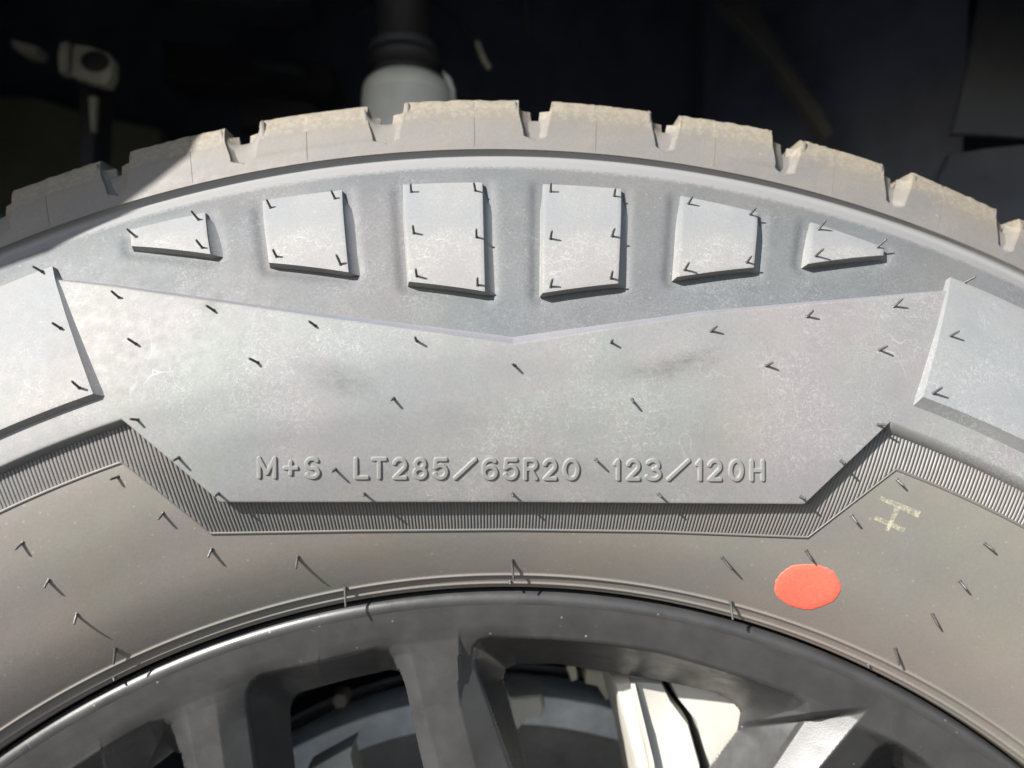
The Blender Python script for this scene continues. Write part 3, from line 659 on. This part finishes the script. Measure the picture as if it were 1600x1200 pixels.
disc = thing('brake_disc', 'blue grey brake disc deep behind the wheel spokes', 'brake disc', (AX, .34, AZ+ZO))
revolve('friction_ring', [(186,347),(187,344.6),(198,344.2),(199.6,344.8),(200.2,346),(200.2,372),(198,374),(110,374)], M_ROTOR, disc, st=1.5, sharp=40)
revolve('disc_face', [(100,352),(104,349.5),(183,348.2),(185.4,347.4),(186.5,349)], M_DISCF, disc, st=1.5, sharp=40)
revolve('disc_hat', [(5,312),(88,312),(95,316),(97,334)], M_ROTOR, disc, st=3)
shield = thing('dust_shield', 'black dust shield round the brake disc inside the wheel', 'brake shield', (AX, .37, AZ+ZO))
revolve('backing_plate', [(60,384),(205,382),(206,378),(207,360),(209,360),(210,386),(60,388)], M_BLACKP, shield, st=3, sharp=40)
cal = thing('brake_caliper', 'cream painted brake caliper lit by the sun between two spokes', 'brake caliper', tuple(plane_pt(np.array(1060.), np.array(1130.), np.array(.28))+(0, 0, ZO)))
prism('caliper_body', [(957,1062,.272),(990,1058,.268),(1034,1062,.27),(1048,1090,.27),(1078,1130,.268),(1098,1200,.266),(1100,1290,.266),(1010,1290,.268),(996,1210,.27),(975,1130,.272)], .05, M_ALU, cal, .16)
prism('caliper_bridge', [(1038,1050,.274),(1110,1050,.272),(1180,1060,.271),(1230,1100,.271),(1225,1200,.271),(1190,1290,.271),(1108,1290,.272),(1106,1200,.272),(1086,1125,.272),(1056,1088,.273)], .04, M_ALU, cal, .1)
prism('caliper_rib', [(985,1066,.2655),(992,1066,.2655),(1022,1190,.2645),(1036,1285,.2645),(1026,1285,.2645),(1012,1190,.2645)], .006, M_ALU, cal, .1)
prism('pad_clip', [(796,1090,.315),(846,1086,.315),(852,1104,.315),(846,1122,.315),(822,1124,.315),(808,1142,.315),(796,1142,.315)], .02, M_ALU, cal, .3)
prism('caliper_slide', [(884,1040,.33),(900,1040,.33),(903,1062,.33),(893,1066,.33)], .02, M_BRACK, cal, .2)
prism('caliper_mount', [(915,1044,.33),(950,1048,.33),(956,1090,.33),(948,1096,.33),(934,1072,.33),(915,1068,.33)], .02, M_BRACK, cal, .2)
hose = thing('disc_sun_spot', 'cream plate added for a sunlit spot on the disc in the left wheel opening', 'added plate', tuple(plane_pt(np.array(520.), np.array(1185.), np.array(.29))+(0, 0, ZO)))
prism('sun_spot_plate', [(478,1205,.29),(552,1164,.288),(548,1180,.288),(560,1230,.288),(480,1230,.29)], .012, M_ALU, hose, .1)  # added cream plate stands in for a sunlit spot on the disc
bolt = thing('bracket_bolt', 'small tan bolt head in the dark left wheel opening', 'bolt', tuple(plane_pt(np.array(531.), np.array(1096.), np.array(.34))+(0, 0, ZO)))
a_ = [(531+13*math.cos(k*math.pi/3), 1096+13*math.sin(k*math.pi/3), .34) for k in range(6)]
prism('bolt_head', a_, .01, M_BOLT, bolt, .25)

# ---------------------------------------------------------------- wheel well
def lathe(name, cx, cyp, d, prof_, m, parent, tilt=0., n=40):
    """prof_: (radius m, height m) about a vertical axis through a photo pixel at distance d"""
    c = plane_pt(np.array(float(cx)), np.array(float(cyp)), np.array(d)); p = np.array(prof_)
    t = np.linspace(0, 2*math.pi, n, endpoint=False)
    V = np.stack([c[0]+p[:,0][:,None]*np.cos(t)+tilt*p[:,1][:,None], c[1]+p[:,0][:,None]*np.sin(t), c[2]+np.repeat(p[:,1][:,None], n, 1)], -1)
    o = obj(name, V.reshape(-1,3), grid_faces(len(p), n, True), m, parent); o.data.set_sharp_from_angle(angle=R_(40)); return o
strut = thing('suspension_strut', 'white strut cup under a black rubber bellows behind the tyre top', 'strut', tuple(plane_pt(np.array(638.), np.array(175.), np.array(.42))+(0, 0, ZO)))
k_ = .42/1164
lathe('strut_cup', 638, 203, .42, [(0.0005,-.05),(70*k_,-.05),(72*k_,0),(72*k_,44*k_),(71.5*k_,46*k_),(70*k_,47*k_),(71*k_,49*k_),(70*k_,60*k_),(66*k_,69*k_),(58*k_,76*k_),(48*k_,79*k_),(30*k_,80*k_),(.0005,80*k_)], M_WHITE, strut, -.03)
lathe('bellows', 636, 203, .42, [(.001,76*k_),(52*k_,77*k_),(56*k_,84*k_),(50*k_,92*k_),(48*k_,97*k_),(56*k_,104*k_),(57*k_,110*k_),(50*k_,118*k_),(49*k_,122*k_)], M_BLACKP, strut, -.03)
lathe('clamp_ring', 634, 203, .42, [(40*k_,120*k_),(52*k_,121*k_),(54*k_,127*k_),(52*k_,133*k_),(40*k_,134*k_)], M_LINER, strut, -.03)
lathe('damper_tube', 634, 203, .42, [(40*k_,130*k_),(42*k_,150*k_),(42*k_,176*k_),(44*k_,180*k_),(44*k_,330*k_)], M_BLACKP, strut, -.03)
prism('cup_lug', [(690,108,.418),(704,120,.418),(711,140,.418),(710,180,.418),(700,180,.418),(700,130,.418)], .02, M_WHITE, strut, .15)
link = thing('stabiliser_link', 'small metal link clamp with a round bolt in the dark wheel well', 'suspension link', tuple(plane_pt(np.array(140.), np.array(100.), np.array(.44))+(0, 0, ZO)))
prism('clamp_block', [(116,68,.44),(140,72,.44),(168,82,.44),(175,92,.44),(174,118,.44),(166,132,.44),(150,130,.44),(110,117,.44),(112,84,.44)], .008, M_BRACK, link, .12)
prism('clamp_ear', [(94,66,.446),(106,64,.446),(108,84,.446),(107,112,.446),(92,112,.446),(90,86,.446)], .008, M_BRACK, link, .15)
prism('clamp_bolt', [(146+22*math.cos(q), 94+16*math.sin(q), .4375) for q in np.linspace(0, 2*math.pi, 18, endpoint=False)], .006, M_BLACKP, link, .4)
prism('link_rod', [(124,132,.455),(152,134,.455),(148,190,.455),(144,300,.455),(126,300,.455),(122,190,.455)], .02, M_BLACKP, link, .15)
prism('rod_highlight_strip', [(138,150,.4535),(149,150,.4535),(146,205,.4535),(142,205,.4535)], .004, M_BRACK, link, .2)  # paler strip paints a highlight onto the black rod
plate_ = thing('body_bracket', 'small grey bracket tab high in the dark wheel well corner', 'bracket', tuple(plane_pt(np.array(35.), np.array(75.), np.array(.5))+(0, 0, ZO)))
prism('bracket_tab', [(16,60,.5),(36,66,.5),(58,72,.5),(56,84,.5),(34,82,.5),(18,72,.5)], .012, M_BRACK, plate_, .2)
arm = thing('control_arm', 'dim dark steel suspension arm between the link and the white strut cup', 'suspension arm', tuple(plane_pt(np.array(430.), np.array(130.), np.array(.6))+(0, 0, ZO)))
prism('arm_body', [(250,60,.62),(360,78,.6),(460,88,.58),(520,104,.57),(528,132,.57),(500,150,.57),(440,136,.58),(340,130,.6),(250,120,.62)], .03, M_BLACKP, arm, .25)
prism('arm_flange', [(365,150,.56),(430,152,.555),(490,160,.55),(500,178,.55),(480,196,.55),(370,196,.56)], .02, M_BLACKP, arm, .3)
prism('arm_highlight_patch', [(395,92,.572),(440,98,.566),(478,108,.563),(476,116,.563),(436,112,.566),(395,104,.572)], .006, M_LINER, arm, .4)  # greyer piece paints a highlight onto the dark arm
rail = thing('frame_rail', 'dark frame rail edge along the top of the wheel well', 'frame rail', tuple(plane_pt(np.array(380.), np.array(0.), np.array(.55))+(0, 0, ZO)))
prism('rail_lip', [(270,-40,.55),(490,-30,.55),(486,8,.55),(380,10,.55),(282,2,.55)], .03, M_LINER, rail, .12)
def cable(name, pts, rad, m, label, cat):
    a = np.array(pts, float); C = plane_pt(a[:,0], a[:,1], a[:,2]); n = 8; V = []
    for i, c in enumerate(C):
        d = C[min(i+1, len(C)-1)]-C[max(i-1, 0)]; d /= np.linalg.norm(d); u = np.cross(d, [0, 1, 0]); u /= np.linalg.norm(u); w = np.cross(d, u)
        V += [c+(u*math.cos(q)+w*math.sin(q))*rad for q in np.linspace(0, 2*math.pi, n, endpoint=False)]
    o = obj(name, V, grid_faces(len(C), n, True), m); o['label'] = label; o['category'] = cat; return o
cable('sensor_wire', [(560,25,.47),(600,-2,.47),(660,-8,.465),(700,22,.46),(735,55,.455),(745,68,.455)], .0012, M_BLACKP, 'thin black wire looping above the white strut cup', 'wire')
cable('wire_end', [(746,66,.455),(752,84,.455),(757,96,.455),(765,107,.455)], .0019, M_BRACK, 'lit end of the wire, painted paler, beside the strut', 'wire end')  # paler metal paints the light on the wire end
cable('brake_hose', [(818,-30,.5),(820,5,.5),(823,35,.5),(828,62,.5)], .0022, M_LINER, 'dark hose hanging right of the strut', 'hose')

liner = thing('wheel_arch_liner', 'dark plastic wheel arch liner around and behind the tyre', 'arch liner', (AX, .5, AZ+ZO))
revolve('liner_arch', [(560,262),(700,275),(850,300),(852,700),(860,700),(862,255),(560,250)], M_NAVY, liner, -110, 110, 2)
prism('inner_wall', [(-900,-700,.72),(2600,-700,.72),(2600,2200,.72),(-900,2200,.72)], .03, M_NAVY, liner, .02)
prism('olive_wall', [(-300,140,.62),(60,150,.62),(128,175,.62),(250,200,.63),(250,500,.63),(-300,500,.62)], .03, M_OLIVE, liner, .06)
prism('grey_panel', [(1546,-60,.40),(1800,-60,.38),(1800,205,.36),(1600,215,.375),(1545,210,.38),(1489,208,.39),(1512,110,.395)], .004, M_LINER, liner, .01)
prism('grey_panel', [(1460,292,.36),(1484,242,.37),(1540,232,.365),(1800,205,.35),(1800,500,.33),(1560,420,.34),(1500,330,.35)], .004, M_LINER, liner, .01)
prism('fold_rib', [(1120,-5,.5),(1178,-5,.5),(1215,60,.49),(1250,120,.48),(1285,170,.47),(1304,206,.465),(1290,216,.465),(1262,172,.47),(1225,115,.48),(1170,50,.49)], .012, M_FOLD, liner, .5)
prism('side_wall', [(1100,-60,.60),(1520,-60,.46),(1500,420,.44),(1100,420,.60)], .03, M_NAVY, liner, .03)
# ---------------------------------------------------------------- body side above the wheel, and an added shadow caster, outside the frame
fend = thing('front_fender', 'dark painted fender with the wheel opening above the tyre', 'fender', (AX, .2, .52+AZ+ZO))
A = np.radians(np.arange(-118, 118.1, 2)); FR = .57; FD = .178
def fr(rv, d, ox=0): return np.stack([AX+ox+rv*np.sin(A), np.full_like(A, d), AZ+rv*np.cos(A)], -1)
rows = [fr(FR+.03, FD+.12), fr(FR+.006, FD+.06), fr(FR, FD+.012), fr(FR+.001, FD+.003), fr(FR+.004, FD), fr(FR+.05, FD+.002), fr(FR+.09, FD+.02), fr(FR+.11, FD+.05)]
hi = fr(1., FD+.07); q = np.maximum(np.abs(np.sin(A))/1.1, np.abs(np.cos(A))/.75); sq = np.stack([AX+np.sin(A)/q, np.full_like(A, FD+.06), AZ+np.cos(A)/q], -1)
rows += [sq, sq+(0, 1.0, 0)]
v_ = np.array(rows); obj('fender_skin', v_.reshape(-1, 3), grid_faces(*v_.shape[:2]), M_BODY, fend)
sx = np.array([330, 300, 245, 190, 130, 75, -20, -160, -420, -560, -420, -100, 240, 330.]); sz = np.array([150, 235, 278, 318, 358, 400, 432, 470, 560, 300, -60, -160, -120, 20.])  # wanted shadow edge on the tread, carried back along the sun
_, _, tp = hit(PS, sx, sz); sv = np.array(SUN); mp_ = tp - sv*((tp[:,1]-.075)/sv[1])[:, None]; c_ = mp_.mean(0); n_ = len(mp_)
MV = np.r_[(c_-(0, .006, 0))[None], c_+(mp_-c_)*.93-(0, .004, 0), mp_, mp_+(0, .02, 0), c_+(mp_-c_)*.8+(0, .07, 0), (c_+(0, .085, 0))[None]]
MF = []
for i in range(n_):
    j = (i+1) % n_; MF.append((0, 1+i, 1+j)); MF.append((1+3*n_+i, 1+4*n_, 1+3*n_+j))
    for k in range(3): MF.append((1+k*n_+i, 1+(k+1)*n_+i, 1+(k+1)*n_+j, 1+k*n_+j))
obj('added_shadow_caster', MV, MF, M_BODY, fend)  # unseen body added and shaped only to shade the left tread
# ---------------------------------------------------------------- ground
bpy.context.view_layer.update()
gv = [(-60,-60,-ZO),(60,-60,-ZO),(60,60,-ZO),(-60,60,-ZO)]
g = obj('ground', gv, [(0,1,2,3)], ground_mat(), smooth=False); g['kind'] = 'structure'
